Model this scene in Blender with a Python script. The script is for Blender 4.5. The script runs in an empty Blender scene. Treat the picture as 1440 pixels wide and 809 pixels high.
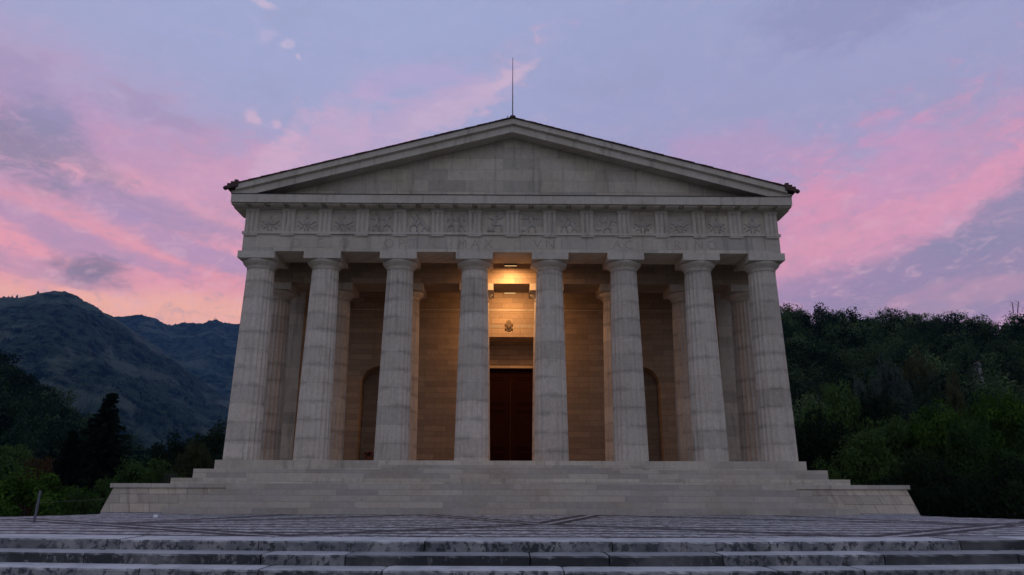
import bpy, math, random
import numpy as np
from mathutils import Vector, Matrix
random.seed(7); RNG = np.random.default_rng(11)
R = math.radians
SC = bpy.context.scene
COL = SC.collection

# ------------------------------------------------------------------ camera frame (metres, z=0 is the plaza)
EYE = 1.08; F = 990.0; PITCH = R(15.75); YAW = R(0.51); ROLL = R(0.15); CX = -0.30
cam_d = bpy.data.cameras.new('camera'); cam = bpy.data.objects.new('camera', cam_d); COL.objects.link(cam)
cam_d.sensor_width = 36; cam_d.lens = F/1440*36; cam_d.clip_start = .1; cam_d.clip_end = 30000
cam.location = (CX, 0, EYE)
RM = Matrix.Rotation(-YAW, 4, 'Z') @ Matrix.Rotation(math.pi/2+PITCH, 4, 'X') @ Matrix.Rotation(ROLL, 4, 'Z')
cam.rotation_euler = RM.to_euler()
SC.camera = cam

def ray(px, py):
    d = RM.to_3x3() @ Vector(((px-720)/F, (404.5-py)/F, -1)); d.normalize(); return d
def azel(px, py):
    d = ray(px, py); return math.degrees(math.atan2(d.x, d.y)), math.degrees(math.asin(d.z))
def at(px, py, dist):
    """point seen at that place of the photograph, dist metres away along the ground"""
    d = ray(px, py); k = dist/math.hypot(d.x, d.y); return Vector((CX+d.x*k, d.y*k, EYE+d.z*k))

# ------------------------------------------------------------------ object helpers
def tag(o, label=None, cat=None, group=None, kind=None):
    if label: o['label'] = label
    if cat: o['category'] = cat
    if group: o['group'] = group
    if kind: o['kind'] = kind
    return o
def empty(name, loc, label, cat, group=None, rz=0):
    o = bpy.data.objects.new(name, None); COL.objects.link(o); o.location = loc; o.rotation_euler.z = rz
    o.empty_display_size = .2
    return tag(o, label, cat, group)
def mesh_obj(name, verts, faces, mat, parent=None, smooth=False, local=False, recalc=False):
    me = bpy.data.meshes.new(name)
    org = Vector((0, 0, 0))
    if parent is not None and not local:
        p = parent
        while p is not None: org += Vector(p.location); p = p.parent
    V = np.asarray(verts, dtype=np.float64) - np.array(org)
    me.from_pydata(V.tolist(), [], faces); me.materials.append(mat)
    if smooth: me.polygons.foreach_set('use_smooth', [True]*len(me.polygons))
    me.update()
    if recalc:
        import bmesh
        bm = bmesh.new(); bm.from_mesh(me); bmesh.ops.recalc_face_normals(bm, faces=bm.faces[:]); bm.to_mesh(me); bm.free()
    o = bpy.data.objects.new(name, me); COL.objects.link(o)
    if parent is not None: o.parent = parent
    return o
class MB:
    def __init__(s): s.v = []; s.f = []
    def add(s, vs, fs):
        b = len(s.v); s.v += [tuple(v) for v in vs]; s.f += [tuple(b+i for i in f) for f in fs]; return s
    def box(s, x0, x1, y0, y1, z0, z1):
        return s.add([(x0,y0,z0),(x1,y0,z0),(x1,y1,z0),(x0,y1,z0),(x0,y0,z1),(x1,y0,z1),(x1,y1,z1),(x0,y1,z1)],
                     [(0,3,2,1),(4,5,6,7),(0,1,5,4),(1,2,6,5),(2,3,7,6),(3,0,4,7)])
    def prism(s, pts, y0, y1):      # outline in (x, z), extruded along y
        n = len(pts)
        return s.add([(x,y0,z) for x,z in pts]+[(x,y1,z) for x,z in pts],
                     [tuple(range(n)), tuple(range(2*n-1, n-1, -1))]+[(i,(i+1)%n+0,(i+1)%n+n,i+n)[::-1] for i in range(n)])
    def prismx(s, pts, x0, x1):     # outline in (y, z), extruded along x
        n = len(pts)
        return s.add([(x0,y,z) for y,z in pts]+[(x1,y,z) for y,z in pts],
                     [tuple(range(n-1,-1,-1)), tuple(range(n, 2*n))]+[(i,(i+1)%n,(i+1)%n+n,i+n) for i in range(n)])
    def prismz(s, pts, z0, z1):
        n = len(pts)
        return s.add([(x,y,z0) for x,y in pts]+[(x,y,z1) for x,y in pts],
                     [tuple(range(n-1,-1,-1)), tuple(range(n, 2*n))]+[(i,(i+1)%n,(i+1)%n+n,i+n) for i in range(n)])
    def lathe(s, prof, c=(0,0,0), n=40, cap=True):
        vs = []; fs = []
        for r, z in prof:
            for i in range(n):
                a = 2*math.pi*i/n; vs.append((c[0]+r*math.cos(a), c[1]+r*math.sin(a), c[2]+z))
        for j in range(len(prof)-1):
            for i in range(n):
                k = (i+1) % n; fs.append((j*n+i, j*n+k, (j+1)*n+k, (j+1)*n+i))
        if cap: fs.append(tuple(range(n-1,-1,-1))); fs.append(tuple((len(prof)-1)*n+i for i in range(n)))
        return s.add(vs, fs)
    def tube(s, p, q, r0, r1, n=8):
        p = Vector(p); q = Vector(q); d = (q-p).normalized()
        u = d.orthogonal().normalized(); w = d.cross(u)
        vs = [tuple(c+r*(u*math.cos(2*math.pi*i/n)+w*math.sin(2*math.pi*i/n))) for c, r in ((p,r0),(q,r1)) for i in range(n)]
        return s.add(vs, [(i,(i+1)%n,(i+1)%n+n,i+n) for i in range(n)]+[tuple(range(n-1,-1,-1)), tuple(range(n,2*n))])
    def ball(s, c, rx, ry, rz, n=10, m=6, tilt=0):
        vs = []; fs = []
        ct, st = math.cos(tilt), math.sin(tilt)
        for j in range(m+1):
            t = math.pi*j/m
            for i in range(n):
                a = 2*math.pi*i/n
                x = rx*math.sin(t)*math.cos(a); y = ry*math.sin(t)*math.sin(a); z = rz*math.cos(t)
                vs.append((c[0]+x*ct-z*st, c[1]+y, c[2]+x*st+z*ct))
        for j in range(m):
            for i in range(n):
                k = (i+1) % n; fs.append((j*n+i, (j+1)*n+i, (j+1)*n+k, j*n+k))
        return s.add(vs, fs)
    def build(s, name, mat, parent=None, smooth=False, local=False, recalc=True):
        return mesh_obj(name, s.v, s.f, mat, parent, smooth, local, recalc)

# ------------------------------------------------------------------ node helpers
class NT:
    def __init__(s, tree): s.t = tree; s.n = tree.nodes; s.l = tree.links
    def dummy(s): pass
    def node(s, ty, **kw):
        nd = s.n.new(ty)
        for k, v in kw.items(): setattr(nd, k, v)
        return nd
    def put(s, sock, v):
        if hasattr(v, 'node') or isinstance(v, bpy.types.NodeSocket): s.l.new(v, sock)
        else: sock.default_value = v
    def m(s, op, a, b=None, c=None, clamp=False):
        nd = s.n.new('ShaderNodeMath'); nd.operation = op; nd.use_clamp = clamp
        s.put(nd.inputs[0], a)
        if b is not None: s.put(nd.inputs[1], b)
        if c is not None: s.put(nd.inputs[2], c)
        return nd.outputs[0]
    def comb(s, x, y, z=0.):
        nd = s.n.new('ShaderNodeCombineXYZ'); s.put(nd.inputs[0], x); s.put(nd.inputs[1], y); s.put(nd.inputs[2], z); return nd.outputs[0]
    def noise(s, vec, scale, detail=4., rough=.5, dist=0., out=0):
        nd = s.n.new('ShaderNodeTexNoise'); s.put(nd.inputs['Vector'], vec); s.put(nd.inputs['Scale'], scale)
        nd.inputs['Detail'].default_value = detail; nd.inputs['Roughness'].default_value = rough; nd.inputs['Distortion'].default_value = dist
        return nd.outputs[out]
    def ramp(s, fac, stops, interp='LINEAR'):
        nd = s.n.new('ShaderNodeValToRGB'); cr = nd.color_ramp; cr.interpolation = interp
        while len(cr.elements) < len(stops): cr.elements.new(.5)
        for e, (p, c) in zip(cr.elements, stops):
            e.position = p; e.color = (c, c, c, 1) if isinstance(c, (int, float)) else (*c, 1)
        s.put(nd.inputs[0], fac); return nd.outputs[0]
    def mix(s, fac, a, b, mode='MIX'):
        nd = s.n.new('ShaderNodeMix'); nd.data_type = 'RGBA'; nd.blend_type = mode
        s.put(nd.inputs[0], fac)
        for i, v in ((6, a), (7, b)):
            s.put(nd.inputs[i], (*v, 1) if isinstance(v, tuple) and len(v) == 3 else v)
        return nd.outputs[2]
    def smooth(s, x, lo, hi, a=0., b=1.):
        nd = s.n.new('ShaderNodeMapRange'); nd.interpolation_type = 'SMOOTHSTEP'
        s.put(nd.inputs[0], x); s.put(nd.inputs[1], lo); s.put(nd.inputs[2], hi); s.put(nd.inputs[3], a); s.put(nd.inputs[4], b)
        return nd.outputs[0]
def material(name, rough=.85, spec=.3):
    m = bpy.data.materials.new(name); m.use_nodes = True; t = NT(m.node_tree); b = m.node_tree.nodes['Principled BSDF']
    b.inputs['Roughness'].default_value = rough; b.inputs['Specular IOR Level'].default_value = spec
    return m, t, b
def coords(t, which='Object'):
    tc = t.node('ShaderNodeTexCoord'); sp = t.node('ShaderNodeSeparateXYZ'); t.l.new(tc.outputs[which], sp.inputs[0])
    return tc.outputs[which], sp.outputs[0], sp.outputs[1], sp.outputs[2]
def bump(t, b, h, strength=.4, dist=.02):
    nd = t.node('ShaderNodeBump'); nd.inputs['Strength'].default_value = strength; nd.inputs['Distance'].default_value = dist
    t.put(nd.inputs['Height'], h); t.l.new(nd.outputs[0], b.inputs['Normal'])
def geo_pos(t):
    g = t.node('ShaderNodeNewGeometry'); sp = t.node('ShaderNodeSeparateXYZ'); t.l.new(g.outputs['Position'], sp.inputs[0])
    return g.outputs['Position'], sp.outputs[0], sp.outputs[1], sp.outputs[2]

def stone_mat(name, base=(.47,.42,.36), var=.16, streak=.3, blocks=None, mortar=.6, warm=(.40,.31,.22), warm_amt=.35, dark_amt=.35):
    """weathered limestone; blocks=(length, height) draws masonry joints"""
    m, t, b = material(name, .88, .25)
    pos, x, y, z = geo_pos(t)
    n1 = t.noise(pos, .55, 5, .6); n2 = t.noise(pos, 5.5, 5, .65); n3 = t.noise(pos, 38., 3, .6)
    col = t.mix(t.smooth(n1, .42, .68, 0., warm_amt), base, warm)
    v = t.m('MULTIPLY_ADD', t.m('SUBTRACT', n2, .5), var*2.6, 1.)
    v = t.m('MULTIPLY', v, t.m('MULTIPLY_ADD', t.m('SUBTRACT', n3, .5), var*2., 1.))
    # rain streaks: noise stretched down the wall
    sv = t.comb(t.m('MULTIPLY', t.m('ADD', x, y), 3.2), 0., t.m('MULTIPLY', z, .35))
    st = t.noise(sv, 1., 5, .62)
    v = t.m('MULTIPLY', v, t.smooth(st, .50, .78, 1., 1.-streak))
    spots = t.noise(pos, 2.6, 6, .72)
    v = t.m('MULTIPLY', v, t.smooth(spots, .60, .76, 1., 1.-dark_amt))
    hgt = t.m('MULTIPLY', n3, .3)
    if blocks:
        br = t.node('ShaderNodeTexBrick'); br.offset = .5
        t.put(br.inputs['Vector'], t.comb(t.m('ADD', x, t.m('MULTIPLY', y, .93)), z, 0.))
        br.inputs['Scale'].default_value = 1.; br.inputs['Brick Width'].default_value = blocks[0]; br.inputs['Row Height'].default_value = blocks[1]
        br.inputs['Mortar Size'].default_value = .012; br.inputs['Mortar Smooth'].default_value = .4
        br.inputs['Color1'].default_value = (.80,.80,.80,1); br.inputs['Color2'].default_value = (1.12,1.10,1.06,1); br.inputs['Mortar'].default_value = (mortar,)*3+(1,)
        col = t.mix(1., col, br.outputs['Color'], 'MULTIPLY')
        hgt = t.m('SUBTRACT', hgt, t.m('MULTIPLY', br.outputs['Fac'], .6))
    vv = t.comb(v, v, v)
    col = t.mix(1., col, vv, 'MULTIPLY')
    t.put(b.inputs['Base Color'], col); bump(t, b, hgt, .5, .02)
    return m

M = {}
M['stone'] = stone_mat('facade_limestone', (.59,.53,.44), streak=.42, dark_amt=.42)
M['ashlar'] = stone_mat('ashlar_limestone', (.58,.52,.43), blocks=(1.9,.62), mortar=.82, streak=.45, dark_amt=.42)
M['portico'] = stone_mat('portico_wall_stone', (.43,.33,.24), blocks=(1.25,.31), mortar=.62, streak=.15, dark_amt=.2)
M['stairstone'] = stone_mat('stair_stone', (.48,.435,.375), blocks=(1.75,.231), mortar=.80, streak=.12, warm=(.42,.33,.24), warm_amt=.45)
M['terracewall'] = stone_mat('terrace_wall_stone', (.48,.41,.325), blocks=(.82,.36), mortar=.45, streak=.45, warm_amt=.5)
M['coping'] = stone_mat('coping_stone', (.52,.475,.41), blocks=(1.6,5.), mortar=.6)
M['relief'] = stone_mat('relief_stone', (.48,.44,.385), var=.22)
M['letter'] = stone_mat('letter_stone', (.43,.385,.325), var=.15)

# column shaft: drums
def column_mat():
    m, t, b = material('fluted_drum_stone', .88, .25)
    tc, x, y, z = coords(t)
    pos, wx, wy, wz = geo_pos(t)
    oi = t.node('ShaderNodeObjectInfo'); rnd = oi.outputs['Random']
    hh = t.m('ADD', t.m('MULTIPLY', z, 1/.86), t.m('MULTIPLY', rnd, 1.))
    fl = t.m('FLOOR', hh); fr = t.m('FRACT', hh)
    wn = t.node('ShaderNodeTexWhiteNoise', noise_dimensions='2D'); t.put(wn.inputs['Vector'], t.comb(fl, t.m('MULTIPLY', rnd, 91.)))
    tone = t.m('MULTIPLY_ADD', wn.outputs['Value'], .24, .86)
    jn = t.m('MINIMUM', fr, t.m('SUBTRACT', 1., fr))
    wob = t.noise(pos, 3.5, 3, .6)
    joint = t.smooth(jn, .0, .022, t.smooth(wob, .4, .6, .93, .62), 1.)
    near = t.smooth(t.m('ADD', jn, t.m('MULTIPLY', t.m('SUBTRACT', wob, .5), .35)), .02, .22, t.smooth(t.noise(pos, .9, 3, .5), .42, .6, .76, 1.), 1.)     # weathering spreads from the joints
    n1 = t.noise(pos, .8, 5, .6); n2 = t.noise(pos, 6., 5, .65); n3 = t.noise(pos, 34., 3, .6)
    col = t.mix(t.smooth(n1, .42, .68, 0., .40), (.60,.53,.445), (.50,.41,.32))
    v = t.m('MULTIPLY_ADD', t.m('SUBTRACT', n2, .5), .55, 1.)
    v = t.m('MULTIPLY', v, t.m('MULTIPLY_ADD', t.m('SUBTRACT', n3, .5), .35, 1.))
    v = t.m('MULTIPLY', v, t.m('MULTIPLY', tone, t.m('MULTIPLY_ADD', rnd, .14, .94))); v = t.m('MULTIPLY', v, joint); v = t.m('MULTIPLY', v, near)
    st = t.noise(t.comb(t.m('MULTIPLY', wx, 5.), t.m('MULTIPLY', wy, 5.), t.m('MULTIPLY', wz, .5)), 1., 4, .6)
    v = t.m('MULTIPLY', v, t.smooth(st, .5, .75, 1., .76))
    t.put(b.inputs['Base Color'], t.mix(1., col, t.comb(v, v, v), 'MULTIPLY'))
    bump(t, b, t.m('ADD', t.m('MULTIPLY', n3, .3), t.m('MULTIPLY', joint, .5)), .5, .02)
    return m
M['drum'] = column_mat()

def plain(name, colr, rough=.7, metal=0., var=.2, scale=6., spec=.3):
    m, t, b = material(name, rough, spec); b.inputs['Metallic'].default_value = metal
    pos, x, y, z = geo_pos(t); n = t.noise(pos, scale, 4, .6)
    v = t.m('MULTIPLY_ADD', t.m('SUBTRACT', n, .5), var*2.5, 1.)
    t.put(b.inputs['Base Color'], t.mix(1., colr, t.comb(v, v, v), 'MULTIPLY')); return m
M['tile'] = plain('old_roof_tile', (.085,.045,.04), .9, var=.4, scale=9.)
M['gutter'] = plain('brown_gutter_metal', (.07,.035,.028), .6, var=.4)
M['bronze'] = plain('dark_bronze', (.10,.075,.05), .5, .6)
M['iron'] = plain('painted_iron', (.03,.03,.033), .5, .3)
M['steel'] = plain('galvanised_steel', (.13,.14,.16), .5, .4)
M['pot'] = plain('terracotta', (.22,.09,.05), .8)
M['soil'] = plain('flower_leaf', (.03,.05,.02), .9)
M['petal'] = plain('red_petal', (.30,.03,.05), .7)
M['plaster'] = plain('pale_plaster', (.27,.28,.28), .8, var=.1)
M['rooftile2'] = plain('house_tile', (.16,.07,.05), .9)
M['white'] = plain('white_pebble', (.8,.8,.78), .7, var=.05)
M['bark'] = plain('bark', (.045,.035,.028), .95, var=.4, scale=12.)
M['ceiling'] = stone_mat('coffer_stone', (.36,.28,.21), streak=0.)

def door_mat():
    m, t, b = material('dark_walnut_door', .8, .08)
    pos, x, y, z = geo_pos(t)
    g = t.noise(t.comb(t.m('MULTIPLY', x, 14.), y, t.m('MULTIPLY', z, 1.2)), 1., 5, .6)
    t.put(b.inputs['Base Color'], t.mix(g, (.009,.0018,.0012), (.034,.007,.004))); bump(t, b, g, .3, .01); return m
M['door'] = door_mat()
def emis(name, colr, k):
    m = bpy.data.materials.new(name); m.use_nodes = True; nt = m.node_tree; nt.nodes.clear()
    e = nt.nodes.new('ShaderNodeEmission'); e.inputs[0].default_value = (*colr, 1); e.inputs[1].default_value = k
    o = nt.nodes.new('ShaderNodeOutputMaterial'); nt.links.new(e.outputs[0], o.inputs[0]); return m
M['tube'] = emis('warm_lamp_glass', (1., .60, .26), .85)

def leaf_mat(name, c1, c2, scale=.6, toned=False):
    m = bpy.data.materials.new(name); m.use_nodes = True; nt = m.node_tree; nt.nodes.clear(); t = NT(nt)
    pos, x, y, z = geo_pos(t); oi = t.node('ShaderNodeObjectInfo')
    n = t.noise(pos, scale, 4, .6)
    f = t.m('ADD', n, t.m('MULTIPLY', t.m('SUBTRACT', oi.outputs['Random'], .5), .35))
    col = t.mix(t.smooth(f, .35, .68), c1, c2)
    if toned:
        ta = t.node('ShaderNodeAttribute', attribute_name='tone').outputs['Fac']; col = t.mix(1., col, t.comb(t.m('POWER', ta, 1.15), ta, t.m('POWER', ta, .8)), 'MULTIPLY')
    d = t.node('ShaderNodeBsdfDiffuse'); tr = t.node('ShaderNodeBsdfTranslucent'); t.put(d.inputs[0], col); t.put(tr.inputs[0], col)
    mx = t.node('ShaderNodeMixShader'); mx.inputs[0].default_value = .3
    t.l.new(d.outputs[0], mx.inputs[1]); t.l.new(tr.outputs[0], mx.inputs[2])
    o = t.node('ShaderNodeOutputMaterial'); t.l.new(mx.outputs[0], o.inputs[0]); return m
M['leaf_bright'] = leaf_mat('leaf_bright', (.035,.070,.012), (.09,.17,.028))
M['leaf_mid'] = leaf_mat('leaf_mid', (.028,.055,.017), (.065,.11,.030))
M['leaf_dark'] = leaf_mat('leaf_dark', (.012,.022,.012), (.024,.038,.018))
M['leaf_olive'] = leaf_mat('leaf_olive', (.05,.055,.025), (.10,.10,.045))
M['leaf_silver'] = leaf_mat('leaf_silver', (.05,.07,.055), (.10,.125,.095))
M['leaf_rust'] = leaf_mat('leaf_rust', (.060,.035,.018), (.10,.065,.028))
M['needle'] = leaf_mat('needle', (.008,.014,.010), (.016,.026,.016))
M['wood_leaf'] = leaf_mat('wooded_hill_leaf', (.018,.036,.020), (.052,.080,.038), .09, True)

# ------------------------------------------------------------------ THE TEMPLE
E = EYE
T = empty('temple', (0, 33, 0), 'white limestone neoclassical temple with eight fluted columns, carved frieze and plain pediment, on broad steps', 'temple')
HS = E+1.115                      # portico floor
S = 3.75
XS = [-12.62, -2.5*S, -1.5*S, -.5*S, .5*S, 1.5*S, 2.5*S, 12.62]

for i, (hw, yf, zt, zb) in enumerate([(13.50, 33.10, HS, E+.708), (14.15, 32.45, E+.708, E+.31), (14.80, 31.80, E+.31, E-.09)]):
    MB().box(-hw, hw, yf, 57-i*.01, zb, zt).build('platform_step', M['ashlar'] if i != 1 else M['stairstone'], T)
# finer steps laid on the front
st = MB()
for hw, yf, zt, zb, yb in [(5.9, 32.78, E+.91, E+.708, 33.10), (6.2, 32.12, E+.51, E+.31, 32.45)]: st.box(-hw, hw, yf, yb, zb, zt)
lv = [(12.07, 30.97, .08), (12.5, 30.42, -.15), (12.9, 29.87, -.38), (13.25, 29.32, -.61), (13.6, 28.77, -.84)]
for k, (hw, yf, h) in enumerate(lv):
    zb = E+(lv[k+1][2] if k < 4 else -EYE)
    st.box(-hw, hw, yf, 31.80, zb, E+h)
st.build('front_staircase', M['stairstone'], T)

# columns
def flute_shaft(H, rb, rt, nfl=20):
    seg = 6; n = nfl*seg; rings = 16; vs = []; fs = []
    for j in range(rings+1):
        u = j/rings; z = H*u; r = rb+(rt-rb)*u + .012*math.sin(math.pi*u)
        for i in range(n):
            a = 2*math.pi*(i+.0)/n; p = (i % seg)/seg
            d = .060*(r/rb)*math.sin(math.pi*p)**.8 if 0 < p < 1 else 0.
            rr = r-d; vs.append((rr*math.cos(a), rr*math.sin(a), z))
    for j in range(rings):
        for i in range(n):
            k = (i+1) % n; fs.append((j*n+i, j*n+k, (j+1)*n+k, (j+1)*n+i))
    fs.append(tuple(rings*n+i for i in range(n)))
    return vs, fs
def capital_mesh(H, ca, ra, rt):
    m = MB(); z0 = H
    m.lathe([(rt+.012, -.02), (rt+.012, .0), (rt-.005, .012), (rt-.005, .03), (rt+.02, .045), (rt+.02, .10), (rt+.045, .12), (rt+.045,.14), (rt+.07,.155), (rt+.14,.22), (rt+.21,.30), (rt+.235,.36), (rt+.225,.405), (rt+.20,.42)], (0,0,z0), 48)
    m.box(-ra, ra, -ra, ra, z0+.42, z0+ca)
    return m
def column_set(yc, H, rb, rt, first=None):
    shaftH = H-.78
    vs, fs = flute_shaft(shaftH, rb, rt)
    sme = None; cme = None; out = []
    for k, x in enumerate(XS):
        if sme is None:
            o = mesh_obj('column', vs, fs, M['drum'], T, local=True); sme = o.data
            c = capital_mesh(shaftH, .78, .905, rt).build('capital', M['stone'], o, local=True); cme = c.data
            o0, c0 = o, c
        else:
            o = o0.copy(); COL.objects.link(o); o.parent = T; c = c0.copy(); COL.objects.link(c); c.parent = o
        o.location = (x, yc-33, HS); o.rotation_euler.z = 2*math.pi/20*(k*3)
        c.rotation_euler.z = -o.rotation_euler.z
        out.append(o)
    return out
column_set(33.95, E+11.15-HS, .82, .655)
column_set(36.98, E+10.40-HS, .80, .645)

# architrave
AX = 13.36; YF = 33.10
a = MB(); a.box(-AX, AX, YF, 34.93, E+11.15, E+12.04)
for s in (-1, 1):
    x0, x1 = sorted((s*11.9, s*AX)); a.box(x0, x1, 34.93, 57, E+11.15, E+12.04)
arch = a.build('architrave', M['ashlar'], T)
tn = MB(); tn.box(-AX-.07, AX+.07, YF-.07, YF+.6, E+12.04, E+12.16)
for s in (-1, 1):
    x0, x1 = sorted((s*(AX-.6), s*(AX+.07))); tn.box(x0, x1, YF+.6, 57, E+12.04, E+12.16)
tn.build('fillet', M['stone'], arch)
# frieze ground, triglyphs, metopes
FZ0, FZ1 = E+12.16, E+13.38
fr = MB(); fr.box(-AX+.05, AX-.05, YF+.07, 34.93, FZ0, FZ1)
for s in (-1, 1):
    x0, x1 = sorted((s*11.9, s*(AX-.05))); fr.box(x0, x1, 34.93, 57, FZ0, FZ1)
frieze = fr.build('frieze', M['ashlar'], T)
tx = [-13.02, -11.20] + [(-5+i)*1.875 for i in range(11)] + [11.20, 13.02]
def triglyph(xc, yf):
    w = .67; m = MB(); y0 = yf; yb = yf+.12; d = .06
    u = w/6
    pts = []
    # three shanks with chamfered channels, seen from above
    prof = [(-3*u, d), (-2.6*u, 0), (-1.5*u, 0), (-1.02*u, d), (-.98*u+.0, d), (-.5*u, 0), (.5*u, 0), (.98*u, d), (1.02*u, d), (1.5*u, 0), (2.6*u, 0), (3*u, d)]
    pts = [(xc+px, y0+py) for px, py in prof]+[(xc+3*u, yb), (xc-3*u, yb)]
    m.prismz(pts, FZ0+.002, FZ1-.16)
    m.box(xc-3*u-.01, xc+3*u+.01, y0-.012, yb, FZ1-.16, FZ1-.002)
    return m
for x in tx:
    triglyph(x, YF-.045).build('triglyph', M['stone'], frieze)
    rg = MB(); rg.box(x-.335, x+.335, YF-.06, YF-.003, E+11.96, E+12.037)
    for q in range(6): rg.lathe([(.026,-.05),(.018,0)], (x-.28+q*.112, YF-.032, E+11.96), 8)
    rg.build('guttae', M['stone'], arch)
# side triglyphs (seen at an angle)
for s in (-1, 1):
    for k in range(9):
        yy = 33.55+k*1.9
        m = MB(); xa, xb = sorted((s*(AX-.05), s*(AX+.04)))
        for q in (-.22, 0, .22): m.box(xa, xb, yy+q-.08, yy+q+.08, FZ0+.002, FZ1-.16)
        m.build('triglyph', M['stone'], frieze)
# metope reliefs
def rel_garland(m, xc, zc, yf, rr):
    m.ball((xc, yf, zc+.33), .07, .05, .11)
    m.ball((xc, yf, zc+.06), .17, .05, .15)
    for s in (-1, 1):
        pts = [(.05,.0), (.16,-.10), (.30,.02), (.44,.10)]
        for (ax, az), (bx, bz) in zip(pts, pts[1:]): m.tube((xc+s*ax, yf, zc+az), (xc+s*bx, yf, zc+bz), .05, .035, 6)
        m.tube((xc+s*.05, yf, zc-.12), (xc+s*.34, yf, zc-.30), .045, .03, 6)
        m.tube((xc+s*.10, yf, zc-.10), (xc+s*.08, yf, zc-.42), .04, .03, 6)
        m.ball((xc+s*.40, yf, zc-.14), .06, .04, .05)
def rel_person(m, xc, zc, yf, rr, h=.95, lean=0., arm=(.25,.35), seat=False):
    hx = xc+lean*.3
    m.ball((hx, yf, zc+h*.43), .07, .06, .085)
    m.ball((xc+lean*.15, yf, zc+h*.20), .12, .06, .20, tilt=-lean*.5)
    m.ball((xc, yf, zc-.02), .11, .06, .12)
    sx = xc+lean*.22
    for s in (-1, 1):
        ex = sx+s*(.10+arm[0]*.5); ez = zc+h*.27+rr.uniform(-.14,.06)
        m.tube((sx+s*.09, yf, zc+h*.31), (ex, yf, ez), .042, .034, 6)
        m.tube((ex, yf, ez), (ex+s*arm[0]*.6, yf, ez+rr.uniform(-.15,.2)), .034, .024, 6)
        kx = xc+s*rr.uniform(.08,.22)+(.18 if seat else 0); kz = zc-.22 if not seat else zc-.06
        m.tube((xc+s*.05, yf, zc-.08), (kx, yf, kz), .065, .05, 6)
        m.tube((kx, yf, kz), (kx+s*rr.uniform(-.02,.12), yf, zc-h*.50), .05, .03, 6)
kinds = ['g','g','g','pp','ps','pp','s','r','ps','s2','g','g','g','g']
mx = [(tx[i]+tx[i+1])/2 for i in range(14)]
for i, x in enumerate(mx):
    rr = random.Random(i*5+3); m = MB(); zc = FZ0+.53; yf = YF+.066
    k = kinds[i]
    if k == 'g': rel_garland(m, x, zc-.04, yf, rr)
    elif k == 'pp': rel_person(m, x-.25, zc, yf, rr, arm=(.14,.2)); rel_person(m, x+.27, zc, yf, rr, arm=(.12,.2)); m.box(x-.08, x+.12, yf-.02, yf+.04, zc+.10, zc+.18)
    elif k == 'ps': rel_person(m, x-.22, zc, yf, rr, lean=.4, arm=(.2,.2)); rel_person(m, x+.30, zc-.15, yf, rr, h=.72, lean=-.6, arm=(.12,.1))
    elif k == 's': rel_person(m, x, zc-.02, yf, rr, lean=.5, seat=True); m.box(x-.30, x+.05, yf-.02, yf+.03, zc-.46, zc-.18)
    elif k == 'r': rel_person(m, x+.05, zc, yf, rr, lean=-.3, arm=(.34,.2)); m.ball((x-.36, yf, zc-.36), .12, .04, .07)
    else: m.ball((x-.1, yf, zc+.22), .22, .04, .18); rel_person(m, x+.1, zc-.1, yf, rr, h=.8, lean=.3); m.ball((x-.36, yf, zc-.30), .14, .05, .09)
    m.build('metope_relief', M['relief'], frieze, smooth=True)

# cornice
CXW = 13.95; CY = 32.50; CZ0, CZ1 = E+13.50, E+13.93
co = MB()
co.prismx([(CY, CZ0), (CY, CZ1), (34.4, CZ1), (34.4, E+13.38+.002), (33.0, E+13.38+.002), (33.0, CZ0+.03), (CY+.06, CZ0+.03), (CY+.06, CZ0)], -CXW, CXW)
for s in (-1, 1):
    pts = [(s*CXW, CZ0), (s*CXW, CZ1), (s*12.2, CZ1), (s*12.2, E+13.382), (s*(AX+.1), E+13.382), (s*(AX+.1), CZ0+.03), (s*(CXW-.06), CZ0+.03), (s*(CXW-.06), CZ0)]
    co.prism(pts, 34.4, 57)
cornice = co.build('cornice', M['stone'], T)
n = 30
for i in range(n):
    x = -13.6+i*(27.2/(n-1))
    MB().box(x-.34, x+.34, CY+.10, 32.998, CZ0-.075, CZ0+.028).build('mutule', M['stone'], cornice)
for s in (-1, 1):
    m = MB()
    for k in range(24):
        yy = 33.4+k*.95; xa, xb = sorted((s*(AX+.102), s*(CXW-.10))); m.box(xa, xb, yy-.34, yy+.34, CZ0-.075, CZ0+.028)
    m.build('side_mutules', M['stone'], cornice)
# thin dark strip drawing the joint line on top of the cornice
MB().box(-CXW-.02, CXW+.02, CY-.025, 33.15, CZ1+.001, CZ1+.03).build('cornice_joint_strip', M['iron'], cornice)

# pediment
SL = .272
apexB = E+17.44; 
xe = (apexB-(CZ1+.03))/SL
MB().prism([(-12.9, CZ1+.032), (12.9, CZ1+.032), (0, E+17.58)], 33.20, 33.9).build('tympanum', M['ashlar'], T)
def rake(z_top, z_bot, xout, y0, y1, zfloor):
    m = MB()
    for s in (-1, 1):
        pts = [(0, z_top), (s*xout, z_top-SL*xout)]
        zb = z_bot-SL*xout
        if zb < zfloor:
            pts += [(s*xout, zfloor), (s*(z_bot-zfloor)/SL, zfloor), (0, z_bot)]
        else: pts += [(s*xout, zb), (0, z_bot)]
        m.prism(pts, y0, y1)
    return m
rk = rake(E+17.80, apexB, CXW, 32.50, 33.9, CZ1+.032).build('raking_cornice', M['stone'], T)
rake(E+17.84, E+17.802, CXW, 32.44, 33.7, CZ1+.1).build('raking_fillet', M['stone'], rk)
rake(E+18.14, E+17.842, 13.72, 32.36, 33.6, CZ1+.1).build('gable_border', M['stone'], rk)
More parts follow.
